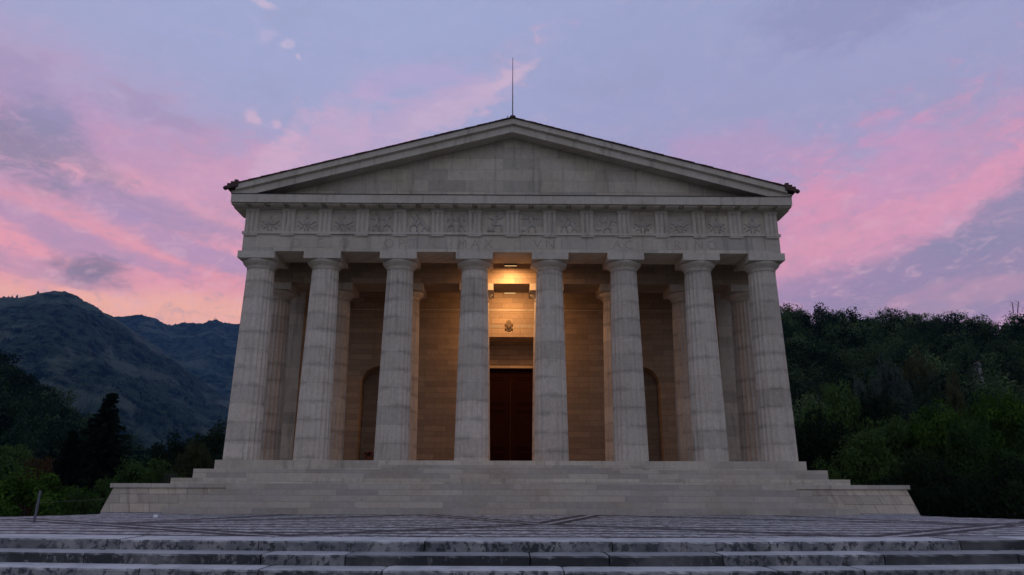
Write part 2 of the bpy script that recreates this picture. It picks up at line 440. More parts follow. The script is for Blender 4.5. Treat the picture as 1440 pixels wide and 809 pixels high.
# roof
rf = MB()
for s in (-1, 1):
    N = 46; xo = 14.05
    for i in range(N):       # overlapping tile courses: little steps down the slope
        xa = xo*i/N; xb = xo*(i+1)/N; za = E+18.195-SL*xa+random.uniform(-.004,.006); zb2 = E+18.195-SL*xb
        rf.prism([(s*xa, za-.052), (s*xa, za), (s*xb, zb2+.012), (s*xb, zb2-.052)], 32.30+random.uniform(-.02,.02), 57.2)
roof = rf.build('roof', M['tile'], T)
MB().prism([(-.16, E+18.17), (.16, E+18.17), (.10, E+18.27), (-.10, E+18.27)], 32.28, 57.25).build('ridge_tile', M['tile'], roof)
for s in (-1, 1):
    g = MB()
    xg = s*14.12; zg = E+14.30
    pts = [(xg+.13*math.cos(a), zg+.10*math.sin(a)) for a in [math.pi*(1+i/8) for i in range(9)]]
    g.prism(pts, 32.33, 57)
    for q in range(3):       # stacked tile ends over the corner
        xq = s*(13.62+q*.17); g.box(min(xq, xq+s*.16), max(xq, xq+s*.16), 32.26, 32.9, E+14.18-q*.05+.05, E+14.60-q*.10)
    g.ball((s*14.25, 32.42, E+14.20), .11, .14, .10)
    g.build('gutter', M['gutter'], roof, recalc=False)
MB().tube((0, 32.6, E+18.2), (0, 32.6, E+21.85), .03, .014, 6).build('lightning_rod', M['iron'], roof)
MB().tube((-.26, 32.6, E+18.15), (-.26, 32.6, E+18.36), .012, .012, 5).ball((-.26, 32.6, E+18.37), .03, .03, .03).build('roof_terminal', M['iron'], roof)

# inner architrave, ceiling
ia = MB(); ia.box(-11.9, 11.9, 36.10, 37.92, E+10.40, E+12.12)
for s in (-1, 1):
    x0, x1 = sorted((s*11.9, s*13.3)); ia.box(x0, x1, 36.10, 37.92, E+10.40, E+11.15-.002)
ia.build('inner_architrave', M['portico'], T)
cl = MB(); cl.box(-11.9, 11.9, 34.93, 42.9, E+12.122, E+12.5)
for i in range(7):
    x = XS[i+1] if i < 6 else 0
for x in XS[1:7]:
    cl.box(x-.35, x+.35, 34.935, 36.095, E+11.70, E+12.118); cl.box(x-.35, x+.35, 37.925, 40.18, E+11.70, E+12.118)
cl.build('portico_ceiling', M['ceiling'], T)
# temple front wall with doorway and two arched niches
WY = 40.20; dw = 1.95; dh = E+8.35
out = [(-12.015, E+12.118), (-12.015, HS-.0)]
def niche(xc, hw, zs):
    p = [(xc-hw, HS)]
    for i in range(17):
        a = math.pi*(1-i/16); p.append((xc+hw*math.cos(a), zs+hw*math.sin(a)))
    p.append((xc+hw, HS)); return p
out += niche(-7.5, 1.06, E+5.58) + [(-dw, HS), (-dw, dh), (dw, dh), (dw, HS)] + niche(7.5, 1.06, E+5.58) + [(12.015, HS), (12.015, E+12.118)]
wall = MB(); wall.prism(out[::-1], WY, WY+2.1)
wo = wall.build('front_wall', M['portico'], T)
MB().box(-12, 12, WY+2.3, WY+2.6, HS, E+12.1).build('inner_wall', M['portico'], T)
for s in (-1, 1):
    MB().box(s*7.5-1.3, s*7.5+1.3, WY+1.102, WY+2.05, HS+.003, E+7.0).build('niche_back', M['portico'], wo)
MB().box(-11.9, -dw-.9, WY-.03, WY-.002, E+9.93, E+9.98).box(dw+.9, 11.9, WY-.03, WY-.002, E+9.93, E+9.98).box(-dw-.9, dw+.9, WY-.05, WY-.002, E+9.90, E+9.99).build('string_course', M['stone'], wo)
# illegible run of small carved marks each side of the emblem
mk = MB(); rr = random.Random(4)
for x0, x1 in ((-1.55, -.50), (.25, 1.62)):
    mk.box(x0, x1, WY-.004, WY-.002, E+8.90, E+9.05)
    x = x0
    while x < x1:
        w = rr.uniform(.03,.09); mk.box(x, x+w, WY-.008, WY-.002, E+8.93+rr.uniform(0,.02), E+8.99+rr.uniform(0,.03)); x += w+rr.uniform(.03,.09)
mk.build('worn_inscription_band', M['letter'], wo)
# emblem: cartouche shield with crown
em = MB(); ex, ez = -.12, E+8.98
em.prism([(ex+.26*math.cos(a)*(1 if math.sin(a) > 0 else .92), ez-.05+.33*math.sin(a)) for a in [2*math.pi*i/20 for i in range(20)]], WY-.07, WY-.002)
em.ball((ex, WY-.08, ez-.06), .16, .05, .22)
em.box(ex-.17, ex+.17, WY-.10, WY-.003, ez+.24, ez+.30)
em.prism([(ex-.19, ez+.30), (ex+.19, ez+.30), (ex+.15, ez+.40), (ex+.05, ez+.44), (ex, ez+.48), (ex-.05, ez+.44), (ex-.15, ez+.40)], WY-.09, WY-.003)
for q in (-1, 1): em.ball((ex+q*.24, WY-.05, ez+.10), .07, .05, .09); em.ball((ex+q*.23, WY-.05, ez-.22), .07, .05, .08)
em.v = [(ex+(a-ex)*.8, WY-.002+(b-WY+.002)*.8, ez+(c-ez)*.82) for a, b, c in em.v]
em.build('coat_of_arms', M['bronze'], wo, smooth=False)
# door surround and doors
df = MB()
df.box(-dw, dw, WY+1.60, WY+1.75, E+6.77, dh)
for z0, z1, p in ((6.77,6.92,.10), (6.98,7.06,.05), (7.35,7.46,.08), (7.70,7.76,.04), (7.98,8.10,.09)): df.box(-dw, dw, WY+1.60-p, WY+1.598, E+z0, E+z1)
for s in (-1, 1):
    xa, xb = sorted((s*dw, s*1.62)); df.box(xa, xb, WY+1.60, WY+1.75, HS, E+6.77)
frame = df.build('door_frame', M['portico'], wo)
for s in (-1, 1):
    xa, xb = sorted((s*.008, s*1.62))
    dr = MB().box(xa, xb, WY+1.82, WY+1.90, HS+.01, E+6.77).build('door', M['door'], wo)
    pn = MB(); cx = s*.81
    for z0, z1 in ((HS+.25, HS+.75), (HS+.95, HS+3.25), (HS+3.5, HS+5.2)):
        for q in range(2):
            k = q*.14
            pn.box(cx-.60+k, cx-.54+k, WY+1.78, WY+1.818, z0+k, z1-k); pn.box(cx+.54-k, cx+.60-k, WY+1.78, WY+1.818, z0+k, z1-k)
            pn.box(cx-.54+k, cx+.54-k, WY+1.78, WY+1.818, z0+k, z0+.06+k); pn.box(cx-.54+k, cx+.54-k, WY+1.78, WY+1.818, z1-.06-k, z1-k)
    pn.build('door_moulding', M['door'], dr)
# antae and side walls
for s in (-1, 1):
    xa, xb = sorted((s*11.86, s*13.28))
    an = MB().box(xa, xb, 39.35, WY-.004, HS, E+11.148).build('anta', M['ashlar'], T)
    MB().box(xa-.08, xb+.08, 39.27, WY-.002, E+10.75, E+11.0).build('anta_capital', M['stone'], an)
    xa, xb = sorted((s*12.02, s*13.05)); MB().box(xa, xb, WY+.0, 56.9, HS, E+11.148).build('side_wall', M['ashlar'], T)
MB().box(-13.05, 13.05, 56.0, 56.95, HS, E+11.148).build('rear_wall', M['ashlar'], T)
MB().prism([(-13.8, E+12.3), (13.8, E+12.3), (13.8, E+14.2), (0, E+18.0), (-13.8, E+14.2)], 56.3, 56.9).build('rear_gable', M['ashlar'], T)

# inscription on the architrave
def letters(word_positions, parent):
    for ch, px, dy in word_positions:
        cu = bpy.data.curves.new('carved_letter', 'FONT'); cu.body = ch; cu.size = .66; cu.extrude = .004; cu.align_x = 'CENTER'
        o = bpy.data.objects.new('tmp', cu); COL.objects.link(o)
        bpy.context.view_layer.update()
        me = bpy.data.meshes.new_from_object(o.evaluated_get(bpy.context.evaluated_depsgraph_get()))
        COL.objects.unlink(o); bpy.data.objects.remove(o); bpy.data.curves.remove(cu)
        me.name = 'carved_letter'; me.materials.clear(); me.materials.append(M['letter'])
        p = at(px, 350, 33.1); x = p.x
        lo = bpy.data.objects.new('carved_letter', me); COL.objects.link(lo); lo.parent = parent
        lo.location = (x, YF-.004-33, E+11.36); lo.rotation_euler = (math.pi/2, 0, 0)
word = [('D',400),('E',438),('O',477),('O',544),('P',562),('T',580),('M',650),('A',668),('X',687),('V',756),('N',774),('I',790),('A',870),('C',888),('T',945),('R',961),('I',975),('N',995),('O',1017)]
letters([(c, x, 0) for c, x in word], arch)

# ------------------------------------------------------------------ lamps of the portico
def lamp(name, loc, label, teeth):
    o = empty(name, loc, label, 'wall lamp', 'lamps fixed behind the beams of the portico')
    x, y, z = loc
    hb = MB().box(x-.34, x+.34, y+.002, y+.16, z+.02, z+.12)
    hb.build('lamp_housing', M['iron'], o)
    MB().box(x-.31, x+.31, y+.01, y+.15, z+.002, z+.018).build('lamp_tube', M['tube'], o)
    if teeth:
        t = MB()
        for q in range(5):
            xa = x-.30+q*.12; t.prism([(xa, z-.022), (xa+.12, z-.022), (xa+.06, z-.11)], y+.012, y+.03)
        t.build('louvre', M['iron'], o)
    return o
lamp('wall_lamp', (-.06, 34.935, E+11.03), 'toothed dark lamp on the beam high over the middle steps, throwing orange light', True)
lamp('wall_lamp', (-.08, 37.925, E+10.38), 'slim glowing bar lamp under the inner beam above the crest and door', False)
def lamp_light(loc, target, power, colr=(1., .50, .20)):
    l = bpy.data.lights.new('lamp_light', 'AREA'); l.shape = 'RECTANGLE'; l.size = .62; l.size_y = .13; l.energy = power; l.color = colr
    o = bpy.data.objects.new('lamp_light', l); COL.objects.link(o); o.location = loc
    o.rotation_euler = (Vector(target)-Vector(loc)).to_track_quat('-Z', 'Y').to_euler(); return o
lamp_light((-.06, 35.05, E+10.98), (-.06, 36.9, E+4.0), 135)
lamp_light((-.08, 38.08, E+10.33), (-.08, 40.2, E+7.6), 120)

# ------------------------------------------------------------------ flowers in the left niche
fp = empty('flower_pot', (-7.75, 39.6, HS), 'small pot of dull red flowers standing in front of the left arched niche', 'flower pot')
MB().lathe([(.16,0),(.22,.30),(.24,.30),(.24,.34),(.20,.34)], (-7.75, 39.6, HS), 18).build('pot', M['pot'], fp)
lf = MB(); pt = MB(); rr = random.Random(3)
for i in range(60):
    a = rr.uniform(0, 6.28); q = rr.uniform(0,.28); c = (-7.75+q*math.cos(a), 39.6+q*math.sin(a), HS+.38+rr.uniform(0,.28))
    (pt if i % 2 else lf).ball(c, .05, .05, .035, 6, 4)
lf.build('leaves', M['soil'], fp); pt.build('flowers', M['petal'], fp)

# ------------------------------------------------------------------ terrace walls each side of the stairs
for s, lab in ((-1, 'battered block wall with flat coping at the left end of the temple steps'), (1, 'battered stained block wall with flat coping at the right end of the temple steps')):
    w = empty('terrace_wall', (s*15, 30.8, 0), lab, 'wall', 'low walls flanking the temple steps')
    xi = s*12.0; xt = s*16.82; xb2 = s*17.02; b = MB()
    zt = E-.10
    vs = [(xi,30.68,0),(xb2,30.68,0),(xb2,57,0),(xi,57,0),(xi,31.06,zt),(xt,31.06,zt),(xt,57,zt),(xi,57,zt)]
    b.add(vs, [(0,3,2,1),(4,5,6,7),(0,1,5,4),(1,2,6,5),(2,3,7,6),(3,0,4,7)])
    b.build('wall', M['terracewall'], w)
    c = MB(); xa, xc = sorted((s*12.08, s*16.95)); c.box(xa, xc, 31.0, 31.75, zt+.002, E+.075)
    xa, xc = sorted((s*16.1, s*16.95)); c.box(xa, xc, 31.75, 57, zt+.002, E+.075)
    c.build('coping', M['coping'], w)

# ------------------------------------------------------------------ plaza and near steps
RAD = 86.0; YC = 15.2+RAD
def plaza_mat():
    m, t, b = material('cobbled_plaza', .75, .4)
    pos, x, y, z = geo_pos(t)
    vo = t.node('ShaderNodeTexVoronoi', feature='F1'); t.put(vo.inputs['Vector'], pos); vo.inputs['Scale'].default_value = 9.
    ve = t.node('ShaderNodeTexVoronoi', feature='DISTANCE_TO_EDGE'); t.put(ve.inputs['Vector'], pos); ve.inputs['Scale'].default_value = 9.
    cell = t.node('ShaderNodeSeparateColor'); t.put(cell.inputs[0], vo.outputs['Color'])
    wob = t.m('MULTIPLY', t.m('SUBTRACT', t.noise(pos, 3., 3, .6), .5), .16)
    # long, slightly fanning dark courses
    ph = t.m('ADD', t.m('ADD', y, t.m('MULTIPLY', x, .06)), t.m('MULTIPLY', t.noise(pos, .22, 2, .5), 1.6))
    fr = t.m('FRACT', t.m('DIVIDE', ph, 1.05)); fr = t.m('ADD', fr, wob)
    c1 = t.m('MULTIPLY', t.smooth(fr, .28, .34), t.smooth(fr, .60, .66, 1., 0.))
    keep = t.smooth(t.noise(t.comb(t.m('MULTIPLY', x, .25), y, 0.), .7, 4, .6), .30, .42)
    dark = t.m('MULTIPLY', c1, keep)
    light = 0.
    seg = [(.85,21.8,-3.4,28.7,1), (.85,21.8,3.1,28.7,1), (-11.8,21.3,-5.4,16.6,1), (-11.8,21.3,-16.5,24.6,1), (-11.8,21.3,-8.6,28.7,0),
           (8.2,16.6,14.4,21.8,1), (14.4,21.8,17.5,24.4,0), (-5.4,16.6,.85,21.8,0), (8.2,16.6,.85,21.8,0), (14.4,21.8,10.2,28.7,0), (-3.4,28.7,-11.8,21.3,0), (3.1,28.7,14.4,21.8,0)]
    for x0, y0, x1, y1, core in seg:
        L = math.hypot(x1-x0, y1-y0); ux, uy = (x1-x0)/L, (y1-y0)/L
        dx = t.m('SUBTRACT', x, x0); dy = t.m('SUBTRACT', y, y0)
        al = t.m('ADD', t.m('MULTIPLY', dx, ux), t.m('MULTIPLY', dy, uy))
        pr = t.m('ABSOLUTE', t.m('ADD', t.m('SUBTRACT', t.m('MULTIPLY', dy, ux), t.m('MULTIPLY', dx, uy)), t.m('MULTIPLY', wob, .35)))
        ins = t.m('MULTIPLY', t.m('GREATER_THAN', al, 0.), t.m('LESS_THAN', al, L))
        dk = t.m('MULTIPLY', t.m('MULTIPLY', t.smooth(pr, .40, .46, 1., 0.), t.smooth(t.m('ABSOLUTE', t.m('SUBTRACT', pr, .235)), .03, .05)) if not core else t.smooth(pr, .46, .52, 1., 0.), ins)
        dark = t.m('MAXIMUM', dark, dk)
        if core: light = t.m('MAXIMUM', light, t.m('MULTIPLY', t.smooth(pr, .10, .13, 1., 0.), ins))
    dark = t.m('MULTIPLY', dark, t.m('SUBTRACT', 1., light))
    base = t.mix(cell.outputs[0], (.38,.375,.36), (.66,.645,.615)); dk = t.mix(cell.outputs[1], (.035,.030,.033), (.095,.078,.08))
    col = t.mix(dark, base, dk); col = t.mix(light, col, (.50,.49,.47))
    n = t.noise(t.comb(t.m('MULTIPLY', x, 1.6), y, 0.), 2.4, 7, .78); v = t.smooth(n, .40, .60, .36, 1.15)
    e = t.smooth(ve.outputs['Distance'], 0., .09, .50, 1.); v = t.m('MULTIPLY', v, e)
    t.put(b.inputs['Base Color'], t.mix(1., col, t.comb(v, v, v), 'MULTIPLY'))
    bump(t, b, t.m('ADD', e, t.m('MULTIPLY', cell.outputs[2], .3)), .8, .03)
    return m
M['plaza'] = plaza_mat()
def near_stone():
    m, t, b = material('worn_step_stone', .75, .4)
    pos, x, y, z = geo_pos(t)
    at_ = t.node('ShaderNodeAttribute', attribute_name='tone')
    n1 = t.noise(pos, 1.1, 6, .68); n2 = t.noise(pos, 9., 6, .75); n3 = t.noise(pos, 45., 4, .7)
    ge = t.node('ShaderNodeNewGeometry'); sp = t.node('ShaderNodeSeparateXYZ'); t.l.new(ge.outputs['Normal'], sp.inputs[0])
    side = t.smooth(sp.outputs[2], .3, .8, 1., .12)                       # riser faces: lichen, plus shade painted in as a darker base than the treads
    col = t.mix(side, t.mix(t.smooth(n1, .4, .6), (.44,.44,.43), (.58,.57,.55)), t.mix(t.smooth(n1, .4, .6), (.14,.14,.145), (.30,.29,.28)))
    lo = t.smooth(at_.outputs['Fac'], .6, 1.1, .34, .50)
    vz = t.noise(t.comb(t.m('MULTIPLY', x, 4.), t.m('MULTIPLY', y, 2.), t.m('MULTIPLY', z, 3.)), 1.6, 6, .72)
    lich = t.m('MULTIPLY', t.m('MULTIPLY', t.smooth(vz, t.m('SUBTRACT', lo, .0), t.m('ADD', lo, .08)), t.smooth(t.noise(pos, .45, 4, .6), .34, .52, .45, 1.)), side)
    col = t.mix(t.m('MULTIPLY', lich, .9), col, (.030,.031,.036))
    v = t.m('MULTIPLY', t.m('MULTIPLY_ADD', t.m('SUBTRACT', n3, .5), .7, 1.), at_.outputs['Fac'])
    t.put(b.inputs['Base Color'], t.mix(1., col, t.comb(v, v, v), 'MULTIPLY')); bump(t, b, t.m('ADD', n3, n2), .6, .02); return m
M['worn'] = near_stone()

def arc_pt(x, off):           # off metres outwards from the top nosing (towards the camera)
    r = RAD+off; return (x, YC-math.sqrt(r*r-x*x))
def step_row(name, off_front, off_back, ztop, zbot, seed):
    rr = random.Random(seed); m = MB(); tones = []
    x = -30.+rr.uniform(0, 2)
    while x < 30:
        L = rr.choice([1.6, 2.4, 3.1, 3.8])*rr.uniform(.85,1.15); x1 = min(x+L, 31); n = max(3, int((x1-x)/.12)); tone = rr.choice([.62,.8,.9,1.,1.05,1.1])
        dz = rr.uniform(-.006,.006); do = rr.uniform(-.02,.02); vs = []; fs = []
        for i in range(n+1):
            xx = x+.012+(x1-x-.024)*i/n; e = .012 if i in (0, n) else 0
            ch = abs(rr.gauss(0,.007)); fb = arc_pt(xx, off_back)
            def P(off, z): q = arc_pt(xx, off); return (q[0], q[1], z)
            vs += [P(off_back, ztop+dz-e), P(off_front+do-.035-ch-e, ztop+dz-e+rr.gauss(0,.002)), P(off_front+do-.010-ch-e, ztop+dz-.012-ch*.5), P(off_front+do-e+rr.gauss(0,.003), ztop+dz-.04-ch), P(off_front+do-e, zbot)]
        for i in range(n):
            for j in range(4): fs.append((i*5+j, i*5+j+1, (i+1)*5+j+1, (i+1)*5+j))
        fs += [(0,1,2,3,4)[::-1], tuple(n*5+j for j in range(5))]
        k = len(m.f); m.add(vs, fs); tones += [tone]*(len(m.f)-k)
        x = x1
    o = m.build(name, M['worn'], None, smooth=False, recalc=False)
    at_ = o.data.attributes.new('tone', 'FLOAT', 'FACE'); at_.data.foreach_set('value', tones)
    return tag(o, kind='structure')
step_row('kerb', 0., -1.0, .004, -.21, 1)
zz = 0.; off = 0.
for k in range(4):
    nz = -.203*(k+1); noff = .70*(k+1)
    step_row('stone_steps', noff, noff-.72, nz, nz-.21 if k < 3 else nz-.05, k+5)
# fill under the steps
fl = MB(); N = 40
for i in range(N):
    xa = -30+60*i/N; xb = -30+60*(i+1)/N
    for k in range(4):
        ya, yb = arc_pt(xa, .70*k-.03)[1], arc_pt(xb, .70*k-.03)[1]
        fl.add([(xa,ya+.5,-.203*k-.25),(xb,yb+.5,-.203*k-.25),(xb,yb-.70,-.203*k-.25),(xa,ya-.70,-.203*k-.25)], [(0,1,2,3)])
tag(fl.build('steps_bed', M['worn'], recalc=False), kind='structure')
# plaza sheet (far rim rounds off beyond the ends of the terrace)
rim = [(17.0,30.69),(15.9,28.6),(16.6,27.2),(18.2,25.6),(20.5,24.6),(25,24.0),(30,23.6)]
near = [arc_pt(x, -.99) for x in np.linspace(-30, 30, 41)]
poly = [(x, y, 0.) for x, y in near] + [(x, y, 0.) for x, y in rim[::-1]] + [(17.0,31.2,0.),(-17.0,31.2,0.)] + [(-x, y, 0.) for x, y in rim]
n = len(poly); rimlow = [(x, y, -1.2) for x, y, z in poly]
tag(mesh_obj('plaza', poly+rimlow, [tuple(range(n))]+[(i, (i+1) % n, (i+1) % n+n, i+n)[::-1] for i in range(n)], M['plaza'], recalc=True), kind='structure')
# small white stone near the foot of the stairs
p = at(219, 725, 27.9); tag(MB().ball((p.x, p.y, .05), .09, .08, .06, 9, 5).build('pebble', M['white'], smooth=True), 'small white stone lying at the foot of the steps, left side', 'stone')

# iron fence post and cable on the left, bollard-like
pp = at(51, 725, 26.2)
rl = empty('railing', (pp.x, pp.y, -.6), 'slanting metal post with a thin cable beside the left end of the plaza', 'railing')
top = at(57, 690, 26.2)
MB().tube((pp.x-.05, pp.y, -.6), top, .038, .034, 8).build('post', M['steel'], rl)
c0 = Vector(top)+Vector((-.03, 0, -.36)); c1 = Vector((-17.05, 31.5, .52))
MB().tube(c0, c1, .006, .006, 5).build('cable', M['iron'], rl)
# dark little railing behind the terrace
p0 = at(229, 680, 36); rg = empty('iron_railing', (p0.x, p0.y, E-.1), 'small dark iron railing beyond the left terrace coping', 'railing')
m = MB()
for i in range(6): m.box(p0.x+i*.11, p0.x+i*.11+.03, p0.y, p0.y+.03, E-.1, E+.45)
m.box(p0.x, p0.x+.6, p0.y-.005, p0.y+.035, E+.452, E+.49); m.build('bars', M['iron'], rg)

# ------------------------------------------------------------------ TERRAIN
def ground_mat(name, c1, c2, scale, bumpd=.0):
    m, t, b = material(name, .95, .1); pos, x, y, z = geo_pos(t); n = t.noise(pos, scale, 6, .65)
    t.put(b.inputs['Base Color'], t.mix(t.smooth(n, .4, .62), c1, c2))
    if bumpd: bump(t, b, n, .8, bumpd)
    return m
M['grass'] = ground_mat('valley_grass', (.03,.045,.018), (.06,.075,.03), .2)
M['hillfloor'] = ground_mat('hill_floor', (.012,.02,.010), (.03,.04,.02), .05)
def mountain_mat():
    m, t, b = material('wooded_mountain', .95, .05); pos, x, y, z = geo_pos(t)
    n1 = t.noise(pos, .0028, 6, .60, .4); n2 = t.noise(pos, .03, 5, .75); n3 = t.noise(pos, .10, 3, .7)
    forest = t.mix(t.smooth(n2, .40, .60), (.004,.011,.009), (.038,.062,.042))
    sq = t.comb(x, y, t.m('MULTIPLY', z, 2.4))
    mead = t.m('MULTIPLY', t.smooth(t.noise(sq, .0035, 5, .62, .6), .50, .60), t.smooth(n2, .32, .46))
    col = t.mix(t.m('MULTIPLY', mead, .80), forest, (.090,.110,.080))
    t.put(b.inputs['Base Color'], col); bump(t, b, t.m('ADD', n2, t.m('MULTIPLY', n3, .5)), 1., 16.); return m
M['mountain'] = mountain_mat()

def vnoise(x, y, seed=0):
    """smooth value noise, vectorised"""
    x = np.asarray(x, float); y = np.asarray(y, float)
    xi = np.floor(x).astype(np.int64); yi = np.floor(y).astype(np.int64); fx = x-xi; fy = y-yi
    fx = fx*fx*(3-2*fx); fy = fy*fy*(3-2*fy)
    def h(a, b):
        n = (a*374761393 + b*668265263 + seed*1442695041) & 0xffffffff
        n = ((n ^ (n >> 13))*1274126177) & 0xffffffff
        return ((n ^ (n >> 16)) & 0xffff)/65535.
    return (h(xi,yi)*(1-fx)+h(xi+1,yi)*fx)*(1-fy)+(h(xi,yi+1)*(1-fx)+h(xi+1,yi+1)*fx)*fy
def fbm(x, y, o=5, seed=0):
    s = 0; a = .5
    for i in range(o): s = s+a*vnoise(x, y, seed+i); x = x*2.03+7.1; y = y*2.03+3.7; a *= .5
    return s
def polar_land(name, mat, ridge_px, r0, r1, z0, az_ext, nr=90, na=260, rough=.12, power=1.1, seed=1, ridge_r=None, extra=None, back=1.25):
    """terrain whose skyline passes through the given places; grid in azimuth and distance"""
    pts = sorted([azel(x, y) for x, y in ridge_px] + az_ext)
    A = np.array([p[0] for p in pts]); EL = np.array([p[1] for p in pts])
    az = np.linspace(A[0], A[-1], na); el = np.interp(az, A, EL)
    rr = r0+(r1*back-r0)*np.linspace(0, 1, nr)**1.15
    AZ, RR = np.meshgrid(az, rr); ELg = np.tile(el, (nr, 1))
    u = np.clip((RR-r0)/(r1-r0), 0, 1); zr = EYE+r1*np.tan(np.radians(ELg))
    X = CX+RR*np.sin(np.radians(AZ)); Y = RR*np.cos(np.radians(AZ))
    s = r1/9.
    g = 1-np.abs(fbm(X/s, Y/s, 5, seed)*2-1)*1.4
    Z = z0+(zr-z0)*u**power
    Z = Z+(g-.55)*rough*(zr-z0)*np.sin(np.pi*np.clip(u,0,1))**.7
    Z = Z+(fbm(X/s*9, Y/s*9, 3, seed+9)-.45)*r1*.007
    if r1 > 1000: Z = Z+RNG.uniform(0, 1, Z.shape)**2*9.*np.clip((fbm(X/150, Y/150, 3, seed+4)-.35)*6, 0, 1)
    beyond = RR > r1; Z = np.where(beyond, Z-(RR-r1)*.45, Z)
    V = np.stack([X, Y, Z], -1).reshape(-1, 3)
    F_ = [(j*na+i, j*na+i+1, (j+1)*na+i+1, (j+1)*na+i) for j in range(nr-1) for i in range(na-1)]
    o = mesh_obj(name, V, F_, mat, smooth=True); tag(o, kind='structure')
    def height(a, r):
        j = np.clip(np.searchsorted(rr, r), 1, nr-1); i = int(np.clip((a-az[0])/(az[1]-az[0]), 0, na-2))
        t = (r-rr[j-1])/(rr[j]-rr[j-1]); return Z[j-1, i]*(1-t)+Z[j, i]*t
    return o, height
# ground sheet
g = []; xs = np.concatenate([np.linspace(-9000,-200,14), np.linspace(-180,180,37), np.linspace(200,9000,14)]); ys = np.concatenate([np.linspace(-6000,-60,8), np.linspace(-40,300,35), np.linspace(400,12000,16)])
def gz(x, y):
    d = max(abs(x)-19, y-58, 0); near = 0 if y < 13 else 1
    if y < 12.0: return -.83-.002*abs(y-12)
    z = -1.0-min(max(d,0)*.16, 7.); return z
V = [(x, y, gz(x, y)) for y in ys for x in xs]; nx = len(xs)
tag(mesh_obj('ground', V, [(j*nx+i, j*nx+i+1, (j+1)*nx+i+1, (j+1)*nx+i) for j in range(len(ys)-1) for i in range(nx-1)], M['grass']), kind='structure')
ridge1 = [(-120,440),(-60,428),(0,421),(20,417),(45,416),(60,411),(75,408),(90,410),(105,416),(122,426),(140,436),(160,447),(185,462),(215,485),(250,510),(290,540),(330,565)]
polar_land('mountain', M['mountain'], ridge1, 900, 2700, -60, [(-75, 10.), (-60, 12.), (-14, 4.), (-4, 2.)], nr=230, na=900, rough=.20, power=1.25, seed=3)
ridge2 = [(120,455),(150,446),(168,444),(190,443),(205,445),(222,449),(243,458.5),(256,454),(270,455),(285,456),(296,451),(304,449.5),(318,454),(335,457),(420,470)]
polar_land('far_mountain', M['mountain'], ridge2, 2500, 4300, -60, [(-45, 9.), (-8, 9.5), (10, 8.), (25, 7.)], nr=130, na=700, rough=.16, seed=8)
lhill, lh = polar_land('left_hill', M['hillfloor'], [(-200,470),(-60,505),(0,533),(30,552),(60,576),(90,600),(130,630),(200,668)], 110, 330, -8, [(-72, 12.), (-22, 1.0), (-10, .3)], nr=40, na=90, seed=21, rough=.1)
rhill, rh = polar_land('right_hill', M['hillfloor'], [(1000,456),(1095,454),(1130,457),(1200,460),(1280,464),(1340,464),(1440,471),(1550,473)], 75, 260, -6, [(-5, 2.), (6, 10.), (50, 11.), (78, 8.)], nr=50, na=140, seed=31, rough=.10)

# ------------------------------------------------------------------ TREES
def crown_arrays(seed, n_clump, per, rad, hgt, leaf, squash=.8, z0=0., fat=1.):
    """leaf quads in clumps spread through an uneven crown; crown centre at z0+hgt/2"""
    g = np.random.default_rng(seed)
    th = g.uniform(0, 2*np.pi, n_clump); u = g.uniform(-.85, 1, n_clump); rr_ = g.uniform(.45, 1., n_clump)**.6
    lob = 1+.22*np.sin(th*3+seed)+.15*np.sin(th*5+2*seed)
    q = np.sqrt(np.clip(1-u*u, 0, 1)); c = np.stack([rad*lob*rr_*q*np.cos(th), rad*lob*rr_*q*np.sin(th), z0+hgt/2+hgt/2*u*rr_], 1)
    cr = g.uniform(.16, .34, n_clump)*rad*fat; c = c*np.array([1., 1., 1.]) if fat == 1. else c*np.array([.85, .85, .9])
    idx = np.repeat(np.arange(n_clump), per); N = len(idx)
    d = g.normal(size=(N, 3)); d /= np.linalg.norm(d, axis=1)[:, None]
    p = c[idx]+d*(cr[idx]*g.uniform(.55, 1.05, N))[:, None]*np.array([1, 1, squash])
    nrm = d*.8+g.normal(size=(N, 3))*.6+np.array([0, 0, .35]); nrm /= np.linalg.norm(nrm, axis=1)[:, None]
    a = np.cross(nrm, g.normal(size=(N, 3))); a /= np.linalg.norm(a, axis=1)[:, None]; b = np.cross(nrm, a)
    s = leaf*g.uniform(.6, 1.3, N)[:, None]
    V = np.stack([p-a*s, p-b*s*.55, p+a*s, p+b*s*.55], 1).reshape(-1, 3)
    return V, c
def quads(N): return np.arange(N*4).reshape(-1, 4)
def quick_mesh(name, V, mat):
    me = bpy.data.meshes.new(name); n = len(V)//4
    me.vertices.add(len(V)); me.vertices.foreach_set('co', V.astype(np.float32).ravel())
    me.loops.add(n*4); me.loops.foreach_set('vertex_index', np.arange(n*4, dtype=np.int32))
    me.polygons.add(n); me.polygons.foreach_set('loop_start', np.arange(0, n*4, 4, dtype=np.int32)); me.polygons.foreach_set('loop_total', np.full(n, 4, dtype=np.int32))
    me.materials.append(mat); me.update(calc_edges=True); return me
def trunk_mb(c, z1, r, seed, nb=9):
    m = MB(); rr = random.Random(seed); p = Vector((0,0,-.6)); k = 6; pts = [p]
    for i in range(1, k+1): pts.append(Vector((rr.uniform(-.12,.12)*i*.4, rr.uniform(-.12,.12)*i*.4, z1*i/k)))
    for i in range(k): m.tube(pts[i], pts[i+1], r*(1-.8*i/k), r*(1-.8*(i+1)/k), 8)
    for i in range(min(nb, len(c))):
        b = pts[2+i % (k-2)]; m.tube(b, Vector(c[i])*.9+b*.1, r*.3, r*.06, 5)
    return m
VAR = {}
